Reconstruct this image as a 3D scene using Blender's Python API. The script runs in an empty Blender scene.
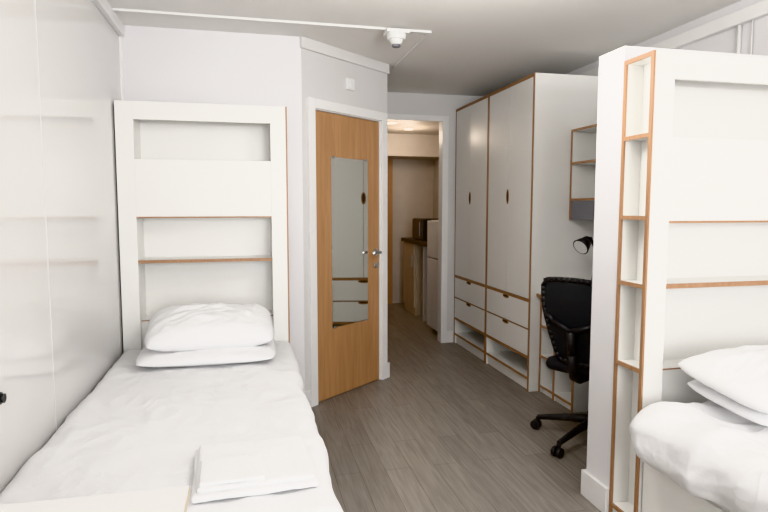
import bpy, bmesh, math, random
from mathutils import Vector, Matrix, noise
random.seed(3)
S = bpy.context.scene
COL = S.collection
try:
    S.view_settings.view_transform = 'Khronos PBR Neutral'
except Exception:
    S.view_settings.view_transform = 'Standard'
S.view_settings.look = 'None'

# ------------------------------------------------------------ materials
def newmat(name):
    m = bpy.data.materials.new(name); m.use_nodes = True
    return m, m.node_tree, m.node_tree.nodes['Principled BSDF']

def plain(name, col, rough=0.5, metal=0.0, var=0.03, vscale=6.0, bump=0.0, bscale=80.0, crease=0.0):
    m, nt, p = newmat(name)
    tc = nt.nodes.new('ShaderNodeTexCoord')
    n = nt.nodes.new('ShaderNodeTexNoise'); n.inputs['Scale'].default_value = vscale
    n.inputs['Detail'].default_value = 3
    nt.links.new(tc.outputs['Object'], n.inputs['Vector'])
    r = nt.nodes.new('ShaderNodeValToRGB')
    a = [max(0, c*(1-var)) for c in col]; b = [min(1, c*(1+var)) for c in col]
    r.color_ramp.elements[0].position = .3; r.color_ramp.elements[1].position = .7
    r.color_ramp.elements[0].color = (*a, 1); r.color_ramp.elements[1].color = (*b, 1)
    nt.links.new(n.outputs['Fac'], r.inputs['Fac'])
    nt.links.new(r.outputs['Color'], p.inputs['Base Color'])
    p.inputs['Roughness'].default_value = rough
    p.inputs['Metallic'].default_value = metal
    last = None
    if bump > 0:
        n2 = nt.nodes.new('ShaderNodeTexNoise'); n2.inputs['Scale'].default_value = bscale
        nt.links.new(tc.outputs['Object'], n2.inputs['Vector'])
        bp = nt.nodes.new('ShaderNodeBump'); bp.inputs['Strength'].default_value = bump
        bp.inputs['Distance'].default_value = 0.004
        nt.links.new(n2.outputs['Fac'], bp.inputs['Height'])
        last = bp
    if crease > 0:   # cloth creases: thin ridges from a distorted noise
        n3 = nt.nodes.new('ShaderNodeTexNoise'); n3.inputs['Scale'].default_value = 3.2
        n3.inputs['Detail'].default_value = 2.5; n3.inputs['Distortion'].default_value = 1.4
        nt.links.new(tc.outputs['Object'], n3.inputs['Vector'])
        s1 = nt.nodes.new('ShaderNodeMath'); s1.operation = 'SUBTRACT'; s1.inputs[1].default_value = .5
        s2 = nt.nodes.new('ShaderNodeMath'); s2.operation = 'ABSOLUTE'
        s3 = nt.nodes.new('ShaderNodeMath'); s3.operation = 'POWER'; s3.inputs[1].default_value = .6
        nt.links.new(n3.outputs['Fac'], s1.inputs[0]); nt.links.new(s1.outputs[0], s2.inputs[0]); nt.links.new(s2.outputs[0], s3.inputs[0])
        b2 = nt.nodes.new('ShaderNodeBump'); b2.inputs['Strength'].default_value = crease
        b2.inputs['Distance'].default_value = 0.03; b2.invert = True
        nt.links.new(s3.outputs[0], b2.inputs['Height'])
        if last: nt.links.new(last.outputs['Normal'], b2.inputs['Normal'])
        last = b2
    if last: nt.links.new(last.outputs['Normal'], p.inputs['Normal'])
    return m

def wood(name, c1, c2, axis='Z', scale=3.0, rough=0.4):
    m, nt, p = newmat(name)
    tc = nt.nodes.new('ShaderNodeTexCoord')
    mp = nt.nodes.new('ShaderNodeMapping')
    sc = {'Z': (14, 14, .9), 'Y': (14, .9, 14), 'X': (.9, 14, 14)}[axis]
    mp.inputs['Scale'].default_value = sc
    nt.links.new(tc.outputs['Object'], mp.inputs['Vector'])
    n = nt.nodes.new('ShaderNodeTexNoise'); n.inputs['Scale'].default_value = scale
    n.inputs['Detail'].default_value = 6; n.inputs['Roughness'].default_value = .6
    n.inputs['Distortion'].default_value = .6
    nt.links.new(mp.outputs['Vector'], n.inputs['Vector'])
    r = nt.nodes.new('ShaderNodeValToRGB')
    r.color_ramp.elements[0].position = .3; r.color_ramp.elements[1].position = .7
    r.color_ramp.elements[0].color = (*c1, 1); r.color_ramp.elements[1].color = (*c2, 1)
    nt.links.new(n.outputs['Fac'], r.inputs['Fac'])
    nt.links.new(r.outputs['Color'], p.inputs['Base Color'])
    p.inputs['Roughness'].default_value = rough
    return m

def floor_mat():
    m, nt, p = newmat('vinyl_plank')
    tc = nt.nodes.new('ShaderNodeTexCoord')
    mp = nt.nodes.new('ShaderNodeMapping'); mp.inputs['Rotation'].default_value = (0, 0, math.radians(90))
    nt.links.new(tc.outputs['Object'], mp.inputs['Vector'])
    br = nt.nodes.new('ShaderNodeTexBrick')
    br.inputs['Scale'].default_value = 1.0
    br.inputs['Brick Width'].default_value = 0.92; br.inputs['Row Height'].default_value = 0.13
    br.inputs['Mortar Size'].default_value = 0.0014
    br.inputs['Color1'].default_value = (.245, .220, .196, 1)
    br.inputs['Color2'].default_value = (.295, .267, .240, 1)
    br.inputs['Mortar'].default_value = (.14, .123, .110, 1)
    br.offset = .37
    nt.links.new(mp.outputs['Vector'], br.inputs['Vector'])
    mp2 = nt.nodes.new('ShaderNodeMapping'); mp2.inputs['Scale'].default_value = (26, 1.6, 1)
    nt.links.new(tc.outputs['Object'], mp2.inputs['Vector'])
    n = nt.nodes.new('ShaderNodeTexNoise'); n.inputs['Scale'].default_value = 2.2
    n.inputs['Detail'].default_value = 7; n.inputs['Distortion'].default_value = .8
    nt.links.new(mp2.outputs['Vector'], n.inputs['Vector'])
    r = nt.nodes.new('ShaderNodeValToRGB')
    r.color_ramp.elements[0].position = .3; r.color_ramp.elements[1].position = .72
    r.color_ramp.elements[0].color = (.76, .75, .74, 1); r.color_ramp.elements[1].color = (1.13, 1.13, 1.13, 1)
    nt.links.new(n.outputs['Fac'], r.inputs['Fac'])
    mx = nt.nodes.new('ShaderNodeMix'); mx.data_type = 'RGBA'; mx.blend_type = 'MULTIPLY'
    mx.inputs[0].default_value = 1
    nt.links.new(br.outputs['Color'], mx.inputs[6]); nt.links.new(r.outputs['Color'], mx.inputs[7])
    nt.links.new(mx.outputs[2], p.inputs['Base Color'])
    p.inputs['Roughness'].default_value = .42
    return m

def fabric_mesh():
    m, nt, p = newmat('black_mesh_fabric')
    tc = nt.nodes.new('ShaderNodeTexCoord')
    ch = nt.nodes.new('ShaderNodeTexChecker'); ch.inputs['Scale'].default_value = 260
    nt.links.new(tc.outputs['Object'], ch.inputs['Vector'])
    mr = nt.nodes.new('ShaderNodeMapRange'); mr.inputs['To Min'].default_value = .78; mr.inputs['To Max'].default_value = 1
    nt.links.new(ch.outputs['Fac'], mr.inputs['Value']); nt.links.new(mr.outputs['Result'], p.inputs['Alpha'])
    p.inputs['Base Color'].default_value = (.022, .024, .028, 1); p.inputs['Roughness'].default_value = .75
    return m

def emis(name, col, st):
    m, nt, p = newmat(name)
    p.inputs['Emission Color'].default_value = (*col, 1)
    p.inputs['Emission Strength'].default_value = st
    return m

M_wall = plain('wall_paint', (.74, .728, .74), .5, var=.012, vscale=2)
M_pod = plain('pod_wall_paint', (.67, .658, .65), .5, var=.012, vscale=2)
M_gloss = plain('gloss_cladding', (.70, .685, .67), .08, var=.008, vscale=1.5)
M_ceil = plain('ceiling_paint', (.82, .805, .78), .8, var=.012, vscale=2)
M_trim = plain('white_trim', (.80, .79, .78), .4, var=.01)
M_cor = plain('cornice_paint', (.72, .705, .695), .5, var=.01)
M_lam = plain('white_laminate', (.82, .812, .785), .32, var=.01, vscale=3)
M_ply = wood('ply_edge', (.31, .17, .09), (.41, .235, .13), 'Z', 4, .5)
M_plyl = wood('birch_edge', (.52, .44, .34), (.62, .54, .43), 'X', 4, .5)
M_dark = plain('dark_cutout', (.045, .030, .022), .7)
M_oak = wood('oak_veneer', (.38, .21, .105), (.50, .285, .145), 'Z', 2.2, .38)
M_steel = plain('brushed_steel', (.55, .55, .55), .3, 1.0)
M_mir = plain('mirror_silver', (.84, .87, .85), .02, 1.0, var=.0)
M_floor = floor_mat()
M_sheet = plain('white_cotton', (.83, .83, .84), .85, var=.01, bump=.25, bscale=60, crease=.28)
M_pil = plain('pillow_cotton', (.83, .83, .84), .85, var=.01, bump=.35, bscale=14, crease=.25)
M_towel = plain('terry_towel', (.87, .87, .875), .95, var=.02, bump=.8, bscale=260)
M_black = plain('black_plastic', (.018, .018, .02), .42)
M_mesh = fabric_mesh()
M_fab = plain('black_seat_fabric', (.02, .02, .023), .85, bump=.4, bscale=200)
M_wplast = plain('white_plastic', (.8, .8, .79), .35)
M_grey = plain('grey_felt', (.20, .20, .22), .9)
M_beige = plain('hall_paint', (.56, .505, .45), .6)
M_fridge = plain('fridge_white', (.72, .71, .70), .3)
M_counter = plain('dark_worktop', (.045, .037, .033), .5)
M_kit = wood('kitchen_unit', (.50, .42, .33), (.58, .50, .41), 'Z', 2, .5)
M_warm = emis('warm_lamp', (1, .66, .34), 8)
M_bglass = plain('black_glass', (.012, .012, .014), .3)
M_opal = emis('fill_opal_glow', (1, .97, .92), 3)  # glow of the added ceiling fill light

# ------------------------------------------------------------ mesh builder
class B:
    def __init__(s, name, M=None):
        s.name = name; s.bm = bmesh.new(); s.mats = []; s.M = M or Matrix.Identity(4)
    def mi(s, mat):
        if mat not in s.mats: s.mats.append(mat)
        return s.mats.index(mat)
    def _tag(s, verts, mat, smooth=False):
        i = s.mi(mat); fs = set()
        for v in verts:
            for f in v.link_faces: fs.add(f)
        for f in fs:
            f.material_index = i
            if smooth and len(f.verts) <= 4: f.smooth = True
    def box(s, x0, x1, y0, y1, z0, z1, mat):
        m = s.M @ Matrix.Translation(((x0+x1)/2, (y0+y1)/2, (z0+z1)/2)) @ Matrix.Diagonal((abs(x1-x0), abs(y1-y0), abs(z1-z0), 1))
        r = bmesh.ops.create_cube(s.bm, size=1, matrix=m); s._tag(r['verts'], mat)
    def cyl(s, c, r, d, axis, mat, r2=None, seg=24, sc=(1, 1, 1)):
        ax = Vector(axis).normalized()
        q = Vector((0, 0, 1)).rotation_difference(ax).to_matrix().to_4x4()
        m = s.M @ Matrix.Translation(c) @ Matrix.Diagonal((*sc, 1)) @ q
        rr = bmesh.ops.create_cone(s.bm, cap_ends=True, segments=seg, radius1=r, radius2=r if r2 is None else r2, depth=d, matrix=m)
        s._tag(rr['verts'], mat, True)
    def sph(s, c, r, mat, sc=(1, 1, 1), seg=16):
        m = s.M @ Matrix.Translation(c) @ Matrix.Diagonal((*sc, 1))
        rr = bmesh.ops.create_uvsphere(s.bm, u_segments=seg, v_segments=max(6, seg//2), radius=r, matrix=m)
        s._tag(rr['verts'], mat, True)
    def tube(s, pts, r, mat, r2=None, seg=10):
        n = len(pts)
        for i in range(n-1):
            a, b = Vector(pts[i]), Vector(pts[i+1]); d = b-a
            if d.length < 1e-6: continue
            ra = r if r2 is None else r + (r2-r)*i/(n-1)
            rb = r if r2 is None else r + (r2-r)*(i+1)/(n-1)
            s.cyl((a+b)/2, ra, d.length, d, mat, r2=rb, seg=seg)
            if i > 0: s.sph(a, ra, mat, seg=10)
    def done(s, parent=None, bevel=0.0, subsurf=0):
        me = bpy.data.meshes.new(s.name); s.bm.normal_update(); s.bm.to_mesh(me); s.bm.free()
        for m in s.mats: me.materials.append(m)
        o = bpy.data.objects.new(s.name, me); COL.objects.link(o)
        if bevel > 0:
            md = o.modifiers.new('bevel', 'BEVEL'); md.width = bevel; md.segments = 2
            md.limit_method = 'ANGLE'; md.angle_limit = math.radians(50)
        if parent: o.parent = parent
        return o

def empty(name, loc=(0, 0, 0), rz=0):
    e = bpy.data.objects.new(name, None); COL.objects.link(e); e.location = loc
    e.rotation_euler = (0, 0, rz); e.empty_display_size = .1
    return e

def onebox(name, a, mat, bevel=0.0):
    b = B(name); b.box(*a, mat); return b.done(bevel=bevel)

# ------------------------------------------------------------ room constants
XL, XR, YB, ZC = -.73, 2.51, 3.754, 2.41
YR = -2.4
# shell
onebox('floor', (-1.0, 2.8, YR-.2, 8.0, -.1, 0), M_floor)
onebox('ceiling', (-1.0, 2.8, YR-.2, 5.43, ZC, ZC+.1), M_ceil)
onebox('wall_left', (XL-.1, XL, YR, YB+.1, 0, ZC), M_gloss)
onebox('wall_back', (XL, .335, YB, YB+.1, 0, ZC), M_wall)
onebox('wall_right', (XR, XR+.1, YR, 7.8, 0, ZC), M_wall)
onebox('wall_pod_side', (.93, 1.03, 4.34, 7.8, 0, ZC), M_pod)
# angled pod wall with doorway
ang = math.atan2(.435, .532)
MA = Matrix.Translation((.428, 3.83, 0)) @ Matrix.Rotation(ang, 4, 'Z')
b = B('wall_angled', MA)
b.box(-.12, -.03, 0, .1, 0, ZC, M_pod)
b.box(.717, .78, 0, .1, 0, ZC, M_pod)
b.box(-.03, .717, 0, .1, 2.0, ZC, M_pod)
b.done()
b = B('trim_cornice', MA)
b.box(-.13, .785, -.018, 0, ZC-.07, ZC, M_cor); b.done(bevel=.003)
b = B('trim_door_frame', MA)
for a in ((-.075, -.012), (.699, .762)):
    b.box(*a, -.018, 0, 0, 2.045, M_trim)
b.box(-.012, .699, -.018, 0, 1.982, 2.045, M_trim)
b.box(-.03, -.004, 0, .1, 0, 2.0, M_trim); b.box(.691, .717, 0, .1, 0, 2.0, M_trim)
b.box(-.004, .691, 0, .1, 1.976, 2.0, M_trim)
b.done(bevel=.003)
b = B('baseboard_angled', MA)
b.box(.762, .795, -.016, 0, 0, .12, M_trim); b.box(-.12, -.075, -.014, 0, 0, .12, M_trim); b.done(bevel=.003)
onebox('baseboard_back', (.225, .335, YB-.014, YB, 0, .12), M_trim, .003)
# door
D = empty('door_1')
b = B('door_leaf', MA); b.box(0, .687, .008, .05, .006, 1.972, M_oak); b.done(D, .002)
b = B('door_handle', MA)
b.cyl((.645, .004, 1.0), .026, .01, (0, 1, 0), M_steel)
b.tube([(.645, .0, 1.0), (.645, -.045, 1.0), (.625, -.05, 1.0), (.55, -.05, 1.0)], .009, M_steel)
b.cyl((.645, .004, .90), .022, .008, (0, 1, 0), M_steel)
b.done(D)
b = B('door_hinges', MA)
for z in (.25, 1.0, 1.75): b.cyl((-.002, .004, z), .007, .09, (0, 0, 1), M_steel)
b.done(D)
MR = empty('wall_mirror')
b = B('mirror_glass', MA); b.box(.152, .545, .0, .0065, .50, 1.68, M_mir); b.done(MR, .002)
b = B('mirror_clips', MA)
for sx in (.18, .515):
    for z in (.50, 1.68): b.cyl((sx, -.001, z), .009, .008, (0, 1, 0), M_steel, seg=14)
b.done(MR)
b = B('alarm_sounder', MA)
b.box(.30, .38, -.02, 0, 2.15, 2.23, M_wplast); b.cyl((.34, -.024, 2.19), .022, .01, (0, 1, 0), M_wplast); b.done(bevel=.005)

# cross wall with opening
b = B('wall_hall_cross')
b.box(1.03, 1.12, 5.33, 5.43, 0, ZC, M_pod); b.box(1.83, XR, 5.33, 5.43, 0, ZC, M_pod)
b.box(1.12, 1.83, 5.33, 5.43, 2.17, ZC, M_pod); b.done()
b = B('trim_opening')
b.box(1.815, 1.875, 5.315, 5.33, 0, 2.21, M_trim); b.box(1.06, 1.12, 5.315, 5.33, 0, 2.21, M_trim)
b.box(1.12, 1.815, 5.315, 5.33, 2.155, 2.21, M_trim)
b.box(1.815, 1.83, 5.33, 5.43, 0, 2.17, M_trim); b.box(1.12, 1.135, 5.33, 5.43, 0, 2.17, M_trim)
b.done(bevel=.003)
onebox('baseboard_cross', (1.875, 1.944, 5.316, 5.33, 0, .12), M_trim, .003)
onebox('ceiling_hall', (1.03, XR, 5.43, 7.8, 2.27, 2.37), M_beige)
onebox('wall_hall_end', (1.03, XR, 7.7, 7.8, 0, 2.27), M_beige)
onebox('wall_hall_bulkhead', (1.03, XR, 7.2, 7.7, 1.99, 2.27), M_beige)
onebox('wall_hall_lining', (XR-.01, XR, 5.43, 7.7, 0, 2.27), M_beige)
E = empty('door_2')
b = B('hall_door_leaf'); b.box(1.12, 1.84, 7.66, 7.70, 0.005, 1.94, M_oak); b.done(E, .002)
b = B('hall_door_frame'); b.box(1.84, 1.90, 7.65, 7.70, 0, 1.985, M_oak); b.box(1.04, 1.12, 7.65, 7.70, 0, 1.985, M_oak)
b.cyl((1.78, 7.64, 1.0), .02, .04, (0, 1, 0), M_steel); b.tube([(1.78, 7.62, 1), (1.66, 7.62, 1)], .008, M_steel); b.done(E)
# hall lights
for i, (lx, ly) in enumerate(((1.84, 6.62), (1.53, 6.2))):
    e = empty('ceiling_downlight')
    b = B('downlight_rim'); b.cyl((lx, ly, 2.264), .065, .014, (0, 0, 1), M_wplast); b.done(e)
    b = B('downlight_lens'); b.cyl((lx, ly, 2.254), .05, .008, (0, 0, 1), M_warm); b.done(e)
    l = bpy.data.lights.new('downlight_bulb', 'POINT'); l.energy = 6.5; l.color = (1, .84, .68); l.shadow_soft_size = .06
    o = bpy.data.objects.new('downlight_bulb', l); COL.objects.link(o); o.location = (lx, ly, 2.12); o.parent = e
# fridge
e = empty('fridge')
b = B('fridge_body'); b.box(1.90, 2.47, 5.44, 5.94, .03, 1.2, M_fridge)
for x in (1.95, 2.4):
    for y in (5.49, 5.89): b.cyl((x, y, .015), .02, .03, (0, 0, 1), M_black)
b.done(e, .006)
b = B('fridge_doors'); b.box(1.86, 1.897, 5.44, 5.94, .06, .80, M_fridge); b.box(1.86, 1.897, 5.44, 5.94, .81, 1.195, M_fridge)
b.box(1.845, 1.86, 5.47, 5.49, .5, .78, M_steel); b.box(1.845, 1.86, 5.47, 5.49, .83, 1.0, M_steel); b.done(e, .006)
# counter
e = empty('kitchen_counter')
b = B('worktop'); b.box(1.93, 2.49, 5.96, 7.3, .895, .94, M_counter); b.done(e, .003)
b = B('cabinets')
b.box(1.97, 2.49, 6.75, 7.28, .0, .895, M_kit); b.box(1.952, 1.97, 6.77, 7.27, .1, .88, M_kit)
b.box(1.96, 2.49, 5.96, 5.98, 0, .895, M_trim); b.box(1.96, 2.49, 6.40, 6.42, 0, .895, M_trim); b.box(2.47, 2.49, 5.98, 6.75, 0, .895, M_trim)
b.box(1.935, 1.952, 6.83, 6.85, .6, .75, M_steel)
b.done(e, .002)
e = empty('microwave')
b = B('microwave_case'); b.box(1.99, 2.40, 6.45, 6.93, .95, 1.20, M_black); b.box(2.02, 2.36, 6.48, 6.90, .94, .95, M_black); b.done(e, .006)
b = B('microwave_door'); b.box(1.975, 1.99, 6.56, 6.92, .96, 1.19, M_bglass); b.box(1.975, 1.99, 6.46, 6.555, .96, 1.19, M_black)
b.box(1.96, 1.972, 6.57, 6.585, .99, 1.16, M_steel); b.done(e, .002)

# wall behind camera with window
b = B('wall_front')
WX0, WX1, WZ0, WZ1 = -.5, 2.3, .75, 2.25
b.box(XL, WX0, YR-.1, YR, 0, ZC, M_wall); b.box(WX1, XR, YR-.1, YR, 0, ZC, M_wall)
b.box(WX0, WX1, YR-.1, YR, 0, WZ0, M_wall); b.box(WX0, WX1, YR-.1, YR, WZ1, ZC, M_wall); b.done()
b = B('window_1')
b.box(WX0, WX0+.05, YR-.08, YR-.02, WZ0, WZ1, M_trim); b.box(WX1-.05, WX1, YR-.08, YR-.02, WZ0, WZ1, M_trim)
b.box(WX0, WX1, YR-.08, YR-.02, WZ0, WZ0+.05, M_trim); b.box(WX0, WX1, YR-.08, YR-.02, WZ1-.05, WZ1, M_trim)
b.box((WX0+WX1)/2-.03, (WX0+WX1)/2+.03, YR-.08, YR-.02, WZ0+.05, WZ1-.05, M_trim); b.done(bevel=.003)

# wall trunking
onebox('trim_left_top', (XL, XL+.03, YR, YB, ZC-.07, ZC), M_trim, .004)
b = B('trim_cladding_joint')
b.box(XL, XL+.0012, 2.337, 2.342, 0, ZC-.07, M_cor); b.box(XL, XL+.0012, 1.1, 1.105, 0, ZC-.07, M_cor)
b.box(XL, XL+.012, YB-.012, YB, 0, ZC-.07, M_trim); b.done()
b = B('trim_right_trunking')
b.box(XR-.04, XR, YR, 5.3, ZC-.13, ZC-.06, M_trim); b.done(bevel=.004)
b = B('trim_right_conduit')
b.tube([(XR-.012, 2.58, 1.0), (XR-.012, 2.58, ZC-.13)], .011, M_trim); b.tube([(XR-.012, 2.50, 1.0), (XR-.012, 2.50, ZC-.13)], .004, M_trim); b.done()
b = B('trim_ceiling_conduit')
b.box(XL+.03, 1.10, 3.445, 3.463, ZC-.014, ZC, M_trim); b.box(1.085, 1.103, 3.463, 4.36, ZC-.014, ZC, M_trim); b.done(bevel=.003)
b = B('smoke_detector')
b.box(.81, .95, 3.40, 3.51, ZC-.035, ZC-.014, M_wplast)
b.cyl((.88, 3.455, ZC-.05), .055, .035, (0, 0, 1), M_wplast, r2=.06, seg=32)
b.cyl((.88, 3.455, ZC-.08), .03, .03, (0, 0, 1), M_wplast, r2=.045, seg=32)
b.cyl((.88, 3.455, ZC-.10), .026, .016, (0, 0, 1), M_grey, seg=32); b.done(bevel=.003)
b = B('wall_door_stop')
b.cyl((XL+.004, 1.86, .78), .018, .008, (1, 0, 0), M_black); b.cyl((XL+.012, 1.86, .78), .012, .010, (1, 0, 0), M_black, r2=.014); b.done()

# ------------------------------------------------------------ headboard shelf units
def unit(x0, x1, yf, yb, name, sw=.095, left_edge=True):
    e = empty(name); T = .014; PE = .007
    b = B('frame')
    z1 = 1.93
    for (a, c, outer) in ((x0, x0+sw, -1), (x1-sw, x1, 1)):
        b.box(a, c, yf, yf+T, 0, z1, M_lam)
        b.box(a, c, yb-T, yb, 0, z1, M_lam)
        if outer < 0: b.box(c-T, c, yf+T, yb-T, 0, z1, M_lam)
        else: b.box(a, a+T, yf+T, yb-T, 0, z1, M_lam)
        ia, ic = (a+PE, c-T) if outer < 0 else (a+T, c-PE)
        for z in (.05, .68, 1.02, 1.29, 1.61, z1-T):
            b.box(ia, ic, yf+T, yb-T, z, z+T, M_lam)
    b.box(x0+sw, x1-sw, yf, yf+.02, 1.83, z1, M_lam)
    b.box(x0+sw, x1-sw, yf+.02, yb, z1-T, z1, M_lam)
    b.box(x0+sw, x1-sw, yf+.004, yf+.022, 1.285, 1.61, M_lam)
    b.box(x0+sw, x1-sw, yf+.022, yb-T, 1.596, 1.61, M_lam)
    b.box(x0+sw, x1-sw, yf+.022, yb-T, 1.285, 1.30, M_lam)
    b.box(x0+sw, x1-sw, yf+.012, yb-T, 1.018, 1.036, M_lam)
    b.box(x0+sw, x1-sw, yf+.05, yf+.068, .0, .68, M_lam)
    b.box(x0+sw, x1-sw, yf+.068, yb-T, .662, .68, M_lam)
    b.box(x0+sw, x1-sw, yb-T, yb, 0, z1-T, M_lam)
    b.done(e, .0015)
    b = B('ply_edges')
    for (a, outer) in ((x0, -1), (x1, 1)):
        if outer < 0 and not left_edge: continue
        xa, xb = (a-.002, a+PE) if outer < 0 else (a-PE, a+.002)
        b.box(xa, xb, yf-.001, yf+T+.001, 0, z1+.001, M_ply); b.box(xa, xb, yb-T-.001, yb, 0, z1+.001, M_ply)
        for z in (.05, .68, 1.02, 1.29, 1.61, z1-T):
            b.box(xa, xb, yf+T+.001, yb-T-.001, z-.001, z+T+.001, M_ply)
    b.box(x0+sw, x1-sw, yf+.001, yf+.012, 1.018, 1.036, M_ply)
    b.box(x0+sw, x1-sw, yf+.002, yf+.022, 1.277, 1.285, M_ply)
    b.box(x0+sw, x1-sw, yf+.048, yf+.05, .674, .68, M_ply)
    b.done(e)
    return e
unit(-.722, .222, 3.50, 3.72, 'headboard_shelf', left_edge=False)
unit(1.50, 2.48, 1.94, 2.118, 'headboard_shelf')

# partition
onebox('wall_partition', (1.502, XR, 2.12, 2.30, 0, 1.985), M_wall)
b = B('baseboard_partition'); b.box(1.484, 1.502, 2.122, 2.316, 0, .12, M_trim); b.box(1.502, 1.97, 2.30, 2.316, 0, .12, M_trim); b.done(bevel=.003)
b = B('trim_partition_cap'); b.box(1.501, XR, 2.12, 2.301, 1.985, 1.995, M_trim); b.done(bevel=.002)

# ------------------------------------------------------------ soft goods
def softbox(name, x0, x1, y0, y1, z0, z1, r, n, disp, mat, parent=None):
    bm = bmesh.new(); bmesh.ops.create_cube(bm, size=2)
    bmesh.ops.subdivide_edges(bm, edges=bm.edges[:], cuts=n, use_grid_fill=True)
    h = Vector(((x1-x0)/2, (y1-y0)/2, (z1-z0)/2)); c = Vector(((x0+x1)/2, (y0+y1)/2, (z0+z1)/2))
    rr = min(r, h.z*.999)
    inn = Vector((h.x-rr, h.y-rr, h.z-rr))
    for v in bm.verts:
        p = Vector((v.co.x*h.x, v.co.y*h.y, v.co.z*h.z))
        q = Vector([max(-inn[i], min(inn[i], p[i])) for i in range(3)])
        d = p-q; nn = d.normalized() if d.length > 1e-6 else Vector((0, 0, 1))
        w = q + nn*rr + c
        v.co = w + nn*disp(w, nn)
    bm.normal_update()
    for f in bm.faces: f.smooth = True
    me = bpy.data.meshes.new(name); bm.to_mesh(me); bm.free(); me.materials.append(mat)
    o = bpy.data.objects.new(name, me); COL.objects.link(o)
    if parent: o.parent = parent
    return o

def N(x, y, z=0): return noise.noise(Vector((x, y, z)))
def ridge(x, y, z=0): return (1-abs(N(x, y, z))*2.2)

def pillow(name, cx, cy, cz, w, d, t, rot=(0, 0, 0), seed=0, parent=None, wr=1.0):
    bm = bmesh.new(); n = 56
    def P(i, j, sgn):
        u = -1+2*i/n; v = -1+2*j/n
        k = 1-.10*(abs(u)*abs(v))**3
        px = u*k*(1-.03*(1-abs(v)**2)*abs(u)**3); py = v*k*(1-.03*(1-abs(u)**2)*abs(v)**3)
        th = max(0, (1-abs(u)**3.0))**.55*max(0, (1-abs(v)**3.0))**.55
        e = 1-max(abs(u), abs(v))**6
        q = wr*(N(u*1.7+seed, v*1.7, sgn)*.24 + (ridge(u*1.6+v*2.2+seed, v*1.0-u*2, 3)-.4)*.12
                + (ridge(u*3.2-v*2+seed, v*3, 8)-.4)*.10 + N(u*5+seed, v*5, sgn*2)*.08)*e
        z = sgn*(th*(1+q))*.5*(1.15 if sgn > 0 else .85)
        return Vector((px*w/2, py*d/2, z*t))
    g = {}
    for sgn in (1, -1):
        for i in range(n+1):
            for j in range(n+1):
                if sgn < 0 and (i in (0, n) or j in (0, n)): g[(i, j, -1)] = g[(i, j, 1)]
                else: g[(i, j, sgn)] = bm.verts.new(P(i, j, sgn))
    for i in range(n):
        for j in range(n):
            bm.faces.new([g[(i, j, 1)], g[(i+1, j, 1)], g[(i+1, j+1, 1)], g[(i, j+1, 1)]])
            bm.faces.new([g[(i, j, -1)], g[(i, j+1, -1)], g[(i+1, j+1, -1)], g[(i+1, j, -1)]])
    for f in bm.faces: f.smooth = True
    bm.normal_update()
    me = bpy.data.meshes.new(name); bm.to_mesh(me); bm.free(); me.materials.append(M_pil)
    o = bpy.data.objects.new(name, me); COL.objects.link(o)
    o.location = (cx, cy, cz); o.rotation_euler = rot
    if parent: o.parent = parent
    return o

# left bed
def dL(w, n):
    top = max(0, n.z)
    k = .007*N(w.x*2.5, w.y*2.5) + .006*(ridge(w.x*3+w.y*1.5, w.y*1.2-w.x*.8, 2)-.5)
    k += .005*(ridge(w.x*6, w.y*2+w.x*3, 5)-.5) + .004*(ridge(w.x*9+w.y*4, w.y*7-w.x*4, 9)-.5)
    k += .012*N(w.y*5, w.z*3, 7)*(1-top)*(1 if n.x > 0 else 0)
    return k
bed = empty('single_bed')
b = B('bed_base')
b.box(-.71, .19, 1.47, 3.49, .08, .33, M_lam)
for x in (-.66, .14):
    for y in (1.55, 3.4): b.box(x-.03, x+.03, y-.03, y+.03, 0, .08, M_lam)
b.done(bed, .003)
softbox('mattress', -.71, .20, 1.46, 3.495, .33, .48, .05, 24, lambda w, n: 0, M_sheet, bed)
softbox('duvet', -.722, .238, 1.43, 3.49, .40, .535, .05, 120, dL, M_sheet, bed)
pillow('pillow', -.225, 3.15, .580, .72, .46, .08, (math.radians(3), 0, math.radians(-1)), 4)
pillow('pillow', -.215, 3.21, .688, .68, .45, .165, (math.radians(13), 0, math.radians(3)), 9)
# towel
t = empty('folded_towel', (.0, 1.738, 0), math.radians(3))
def dT(seed):
    return lambda w, n: .003*N(w.x*9+seed, w.y*9) + .0015*N(w.x*30, w.y*30, seed)
softbox('towel_layer_1', -.178, .170, -.168, .168, .543, .560, .008, 40, dT(1), M_towel, t)
softbox('towel_layer_2', -.165, .162, -.150, .160, .558, .574, .0078, 40, dT(5), M_towel, t)
softbox('towel_layer_3', -.158, .02, -.140, .02, .572, .585, .006, 40, dT(8), M_towel, t)

# right bed
def dR(w, n):
    k = .026*N(w.x*3.2, w.y*3.2, w.z*3+4) + .018*(ridge(w.x*2.4+w.y*2, w.y*3-w.x, w.z*2)-.4)
    k += .014*(ridge(w.x*5+w.z*4, w.y*4+w.z*5, 1)-.4) + .008*(ridge(w.x*11+w.y*5, w.y*7+w.z*9, 6)-.4)
    return k
bed2 = empty('single_bed')
b = B('bed_base')
b.box(1.53, 2.45, -.08, 1.93, .06, .35, M_lam)
b.box(1.515, 1.53, -.08, 1.93, .10, .33, M_lam)
b.box(1.56, 2.43, -.05, 1.9, 0, .06, M_lam)
b.done(bed2, .003)
softbox('mattress', 1.52, 2.46, -.08, 1.93, .35, .51, .05, 24, lambda w, n: 0, M_sheet, bed2)
softbox('duvet', 1.385, 2.47, .0, 1.87, .385, .60, .085, 130, dR, M_sheet, bed2)
pillow('pillow', 1.98, 1.68, .640, .74, .42, .09, (math.radians(5), 0, 0), 14)
pillow('pillow', 1.95, 1.69, .710, .76, .44, .14, (math.radians(8), 0, math.radians(4)), 21)

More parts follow.
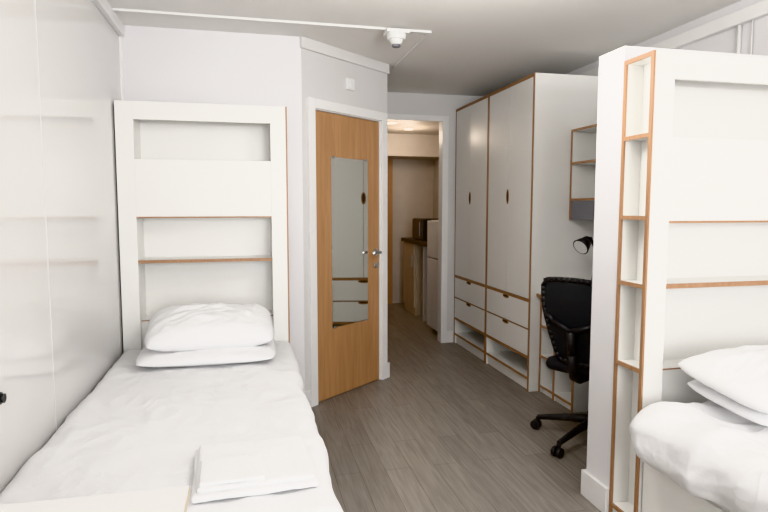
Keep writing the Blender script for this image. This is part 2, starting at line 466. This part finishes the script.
# near desk bottom-left
e = empty('side_table')
b = B('table_top'); b.box(-.728, -.14, .45, 1.266, .716, .737, M_trim); b.box(-.728, -.138, .449, 1.268, .718, .733, M_plyl); b.done(e)
b = B('table_panels'); b.box(-.72, -.70, .47, 1.25, 0, .716, M_lam); b.box(-.17, -.15, .47, 1.25, 0, .716, M_lam); b.box(-.70, -.17, .47, .49, .3, .716, M_lam); b.done(e, .002)

# ------------------------------------------------------------ wardrobe
e = empty('wardrobe')
FX = 1.946
b = B('carcass'); pl = B('ply_edges'); fr = B('door_and_drawer_fronts'); hd = B('cutout_handles')
mods = ((3.74, 4.53), (4.53, 5.312))
for (a, c) in mods:
    for (p, q) in ((a, a+.018), (c-.018, c)):
        b.box(FX+.004, 2.50, p, q, 0, 2.27, M_lam); pl.box(FX, FX+.004, p, q, 0, 2.27, M_ply)
    for (z0, z1) in ((2.252, 2.27), (.66, .675), (.238, .256), (.085, .103)):
        b.box(FX+.004, 2.48, a+.018, c-.018, z0, z1, M_lam); pl.box(FX, FX+.004, a+.018, c-.018, z0, z1, M_ply)
    b.box(2.48, 2.50, a+.018, c-.018, 0, 2.252, M_lam)
    fr.box(FX+.02, FX+.038, a+.018, c-.018, 0, .085, M_lam)
    m = (a+c)/2
    def front(y0, y1, z0, z1, il, ir):
        pl.box(FX+.001, FX+.017, y0, y1, z0, z1, M_ply)
        fr.box(FX-.002, FX+.001, y0+il, y1-ir, z0+.004, z1-.004, M_lam)
    front(a+.02, m-.001, .677, 2.25, .003, .0015); front(m+.001, c-.02, .677, 2.25, .0015, .003)
    front(a+.02, c-.02, .46, .658, .003, .003); front(a+.02, c-.02, .258, .456, .003, .003)
    hd.cyl((FX-.0025, m, 1.42), .5, .003, (1, 0, 0), M_ply, seg=32, sc=(1, .046, .115))
    hd.cyl((FX-.0035, m, 1.42), .5, .003, (1, 0, 0), M_dark, seg=32, sc=(1, .026, .09))
    for zt in (.653, .451):
        hd.cyl((FX-.0025, m, zt-.008), .5, .003, (1, 0, 0), M_ply, seg=32, sc=(1, .11, .03))
        hd.cyl((FX-.0035, m, zt-.006), .5, .003, (1, 0, 0), M_dark, seg=32, sc=(1, .085, .016))
b.done(e, .001); pl.done(e); fr.done(e, .001); hd.done(e)

# ------------------------------------------------------------ desk + pedestal + wall shelf
e = empty('study_desk')
b = B('desk_top'); b.box(2.0, 2.50, 2.32, 3.735, .70, .722, M_lam); b.box(1.992, 2.0, 2.32, 3.735, .70, .722, M_ply); b.done(e, .001)
b = B('desk_pedestal')
for y in (3.717, 3.52, 3.28):
    b.box(2.03, 2.49, y, y+.018, 0, .70, M_lam); b.box(2.024, 2.03, y, y+.018, 0, .70, M_ply)
for z in (.04, .26, .48):
    b.box(2.03, 2.49, 3.298, 3.717, z, z+.016, M_lam); b.box(2.025, 2.03, 3.298, 3.717, z, z+.016, M_ply)
b.box(2.47, 2.49, 3.298, 3.717, 0, .70, M_lam); b.box(2.04, 2.06, 3.298, 3.717, 0, .04, M_lam)
b.box(2.03, 2.49, 2.33, 2.348, 0, .70, M_lam)
b.done(e, .001)
e = empty('wall_shelf')
b = B('shelf_boards'); p = B('shelf_edges')
X0, X1, Y0, Y1 = 2.234, 2.507, 2.9, 3.732
for z in (1.385, 1.64, 1.87):
    b.box(X0+.004, X1, Y0, Y1, z, z+.016, M_lam); p.box(X0, X0+.004, Y0, Y1, z, z+.016, M_ply)
for y in (Y0, 3.30, Y1-.016):
    b.box(X0+.004, X1, y, y+.016, 1.25, 1.87, M_lam); p.box(X0-.001, X0+.004, y, y+.016, 1.25, 1.886, M_ply)
b.box(X1-.01, X1, Y0, Y1, 1.25, 1.87, M_lam)
b.box(X0+.003, X0+.02, Y0+.016, Y1-.016, 1.25, 1.384, M_grey)
b.done(e); p.done(e)

# desk lamp
e = empty('desk_lamp')
b = B('lamp_base'); b.cyl((2.27, 3.50, .732), .075, .02, (0, 0, 1), M_black, r2=.07, seg=32); b.done(e, .002)
b = B('lamp_arm'); b.tube([(2.27, 3.50, .74), (2.30, 3.50, .92), (2.29, 3.49, 1.06), (2.25, 3.48, 1.13), (2.20, 3.47, 1.12)], .009, M_black); b.done(e)
b = B('lamp_head')
ax = Vector((-.75, -.25, -.5)).normalized(); c = Vector((2.185, 3.46, 1.09))
b.cyl(c, .036, .07, ax, M_black, r2=.058, seg=32); b.sph(c-ax*.035, .036, M_black)
b.cyl(c+ax*.036, .050, .003, ax, M_wplast, seg=32); b.done(e)

# ------------------------------------------------------------ office chair
CA = math.radians(28)
ch = empty('office_chair', (1.90, 2.84, 0), CA)
b = B('chair_base')
for k in range(5):
    a = math.radians(180-12 + 36 + 72*k) - CA
    d = Vector((math.cos(a), math.sin(a), 0))
    b.tube([d*.03+Vector((0, 0, .125)), d*.16+Vector((0, 0, .11)), d*.335+Vector((0, 0, .075))], .028, M_black, r2=.015)
    b.cyl(d*.335+Vector((0, 0, .062)), .012, .03, (0, 0, 1), M_black)
    s = Vector((-d.y, d.x, 0))
    for sg in (-1, 1):
        b.cyl(d*.345+s*sg*.016+Vector((0, 0, .028)), .028, .02, s, M_black, seg=24)
    b.cyl(d*.345+Vector((0, 0, .028)), .01, .045, s, M_black)
b.cyl((0, 0, .14), .045, .07, (0, 0, 1), M_black, r2=.035)
b.cyl((0, 0, .22), .026, .16, (0, 0, 1), M_black); b.cyl((0, 0, .34), .016, .12, (0, 0, 1), M_steel)
b.box(-.13, .1, -.08, .08, .385, .42, M_black)
b.done(ch, .004)
def dS(w, n): return .006*N(w.x*4, w.y*4) - .02*max(0, n.z)*math.exp(-((w.x)**2+(w.y)**2)/.03)
softbox('chair_seat', -.19, .25, -.225, .225, .41, .49, .04, 30, dS, M_fab, ch)
def BX(y, z):
    t = (z-.50)/.48
    return -.20 - .075*t - .030*math.sin(t*math.pi*.9) + .055*(y/.22)**2
def BW(z):
    t = (z-.50)/.48
    return .135 + .070*min(1, max(0, t)*1.6)
ZT = .935
bm = bmesh.new(); nu, nv = 26, 34; g = {}
for i in range(nu+1):
    for j in range(nv+1):
        z = .50+(ZT+.01-.50)*j/nv; y = (-1+2*i/nu)*BW(z)*.99
        g[i, j] = bm.verts.new((BX(y, z), y, z))
for i in range(nu):
    for j in range(nv): bm.faces.new((g[i, j], g[i+1, j], g[i+1, j+1], g[i, j+1])).smooth = True
me = bpy.data.meshes.new('chair_back_mesh'); bm.to_mesh(me); bm.free(); me.materials.append(M_mesh)
o = bpy.data.objects.new('chair_back_mesh', me); COL.objects.link(o); o.parent = ch
md = o.modifiers.new('solid', 'SOLIDIFY'); md.thickness = .003
b = B('chair_back_frame')
pts = []
for k in range(14): z = .50+(ZT-.53)*k/13; pts.append((BX(BW(z), z), BW(z), z))
for k in range(1, 12):
    y = BW(ZT)*(1-2*k/12); z = ZT+.02*(1-(y/.21)**2); pts.append((BX(y, z), y, z))
for k in range(14): z = ZT-.03-(ZT-.53)*k/13; pts.append((BX(BW(z), z), -BW(z), z))
for k in range(1, 8):
    y = -BW(.50)*(1-2*k/8); pts.append((BX(y, .49), y, .49))
pts.append(pts[0])
b.tube(pts, .014, M_black)
b.tube([(-.05, 0, .40), (-.18, 0, .40), (-.245, 0, .43), (-.265, 0, .55), (-.285, 0, .68)], .024, M_black)
b.tube([(-.285, 0, .68), (BX(.1, .72)-.015, .12, .72), (BX(.20, .76), .20, .76)], .014, M_black)
b.tube([(-.285, 0, .68), (BX(.1, .72)-.015, -.12, .72), (BX(.20, .76), -.20, .76)], .014, M_black)
b.done(ch)

# ------------------------------------------------------------ lights
w = bpy.data.worlds.new('World'); S.world = w; w.use_nodes = True
w.node_tree.nodes['Background'].inputs[0].default_value = (.80, .88, 1, 1)
w.node_tree.nodes['Background'].inputs[1].default_value = 1.5
def area(name, loc, sx, sy, rot, en, col, shape='RECTANGLE'):
    l = bpy.data.lights.new(name, 'AREA'); l.shape = shape; l.size = sx; l.size_y = sy; l.energy = en; l.color = col
    o = bpy.data.objects.new(name, l); COL.objects.link(o); o.location = loc; o.rotation_euler = rot
    return o
area('window_daylight', ((WX0+WX1)/2, YR-.12, (WZ0+WZ1)/2), WX1-WX0-.1, WZ1-WZ0-.1, (math.radians(90), 0, 0), 115, (1, .99, .98))
# added fill light out of view, shaped as a ceiling luminaire, lifts the far end
LX, LY = 1.0, 2.15
e = empty('added_ceiling_fill')
b = B('fill_rim'); b.cyl((LX, LY, ZC-.02), .19, .04, (0, 0, 1), M_wplast, seg=40); b.done(e, .003)
b = B('fill_diffuser'); b.sph((LX, LY, ZC-.045), .165, M_opal, sc=(1, 1, .35), seg=32); b.done(e)
l = bpy.data.lights.new('fill_bulb', 'POINT'); l.energy = 26; l.color = (1, .98, .945); l.shadow_soft_size = .18
o = bpy.data.objects.new('fill_bulb', l); COL.objects.link(o); o.location = (LX, LY, ZC-.46); o.parent = e
# added fill light behind the camera, built as an uplighter to brighten the ceiling
UX, UY = .9, -.75
e = empty('added_floor_uplight')
b = B('fill_stand'); b.cyl((UX, UY, .012), .14, .024, (0, 0, 1), M_steel, seg=40); b.cyl((UX, UY, .80), .012, 1.56, (0, 0, 1), M_steel); b.done(e, .002)
b = B('fill_bowl'); b.cyl((UX, UY, 1.60), .04, .07, (0, 0, 1), M_wplast, r2=.16, seg=40); b.done(e)
l = bpy.data.lights.new('fill_uplight', 'AREA'); l.shape = 'DISK'; l.size = .30; l.energy = 58; l.color = (1, .98, .95)
o = bpy.data.objects.new('fill_uplight', l); COL.objects.link(o); o.location = (UX, UY, 1.65); o.rotation_euler = (math.radians(180-30), 0, 0); o.parent = e

# ------------------------------------------------------------ camera
th, ph, f = math.radians(13.1), math.radians(4.87), 575
F = Vector((math.sin(th)*math.cos(ph), math.cos(th)*math.cos(ph), -math.sin(ph)))
R = Vector((math.cos(th), -math.sin(th), 0)); U = R.cross(F)
cd = bpy.data.cameras.new('camera'); cam = bpy.data.objects.new('camera', cd); COL.objects.link(cam)
cd.sensor_width = 36; cd.lens = 36*f/768; cd.clip_start = .05
cam.matrix_world = Matrix(((R.x, U.x, -F.x, 0), (R.y, U.y, -F.y, 0), (R.z, U.z, -F.z, 1.34), (0, 0, 0, 1)))
S.camera = cam
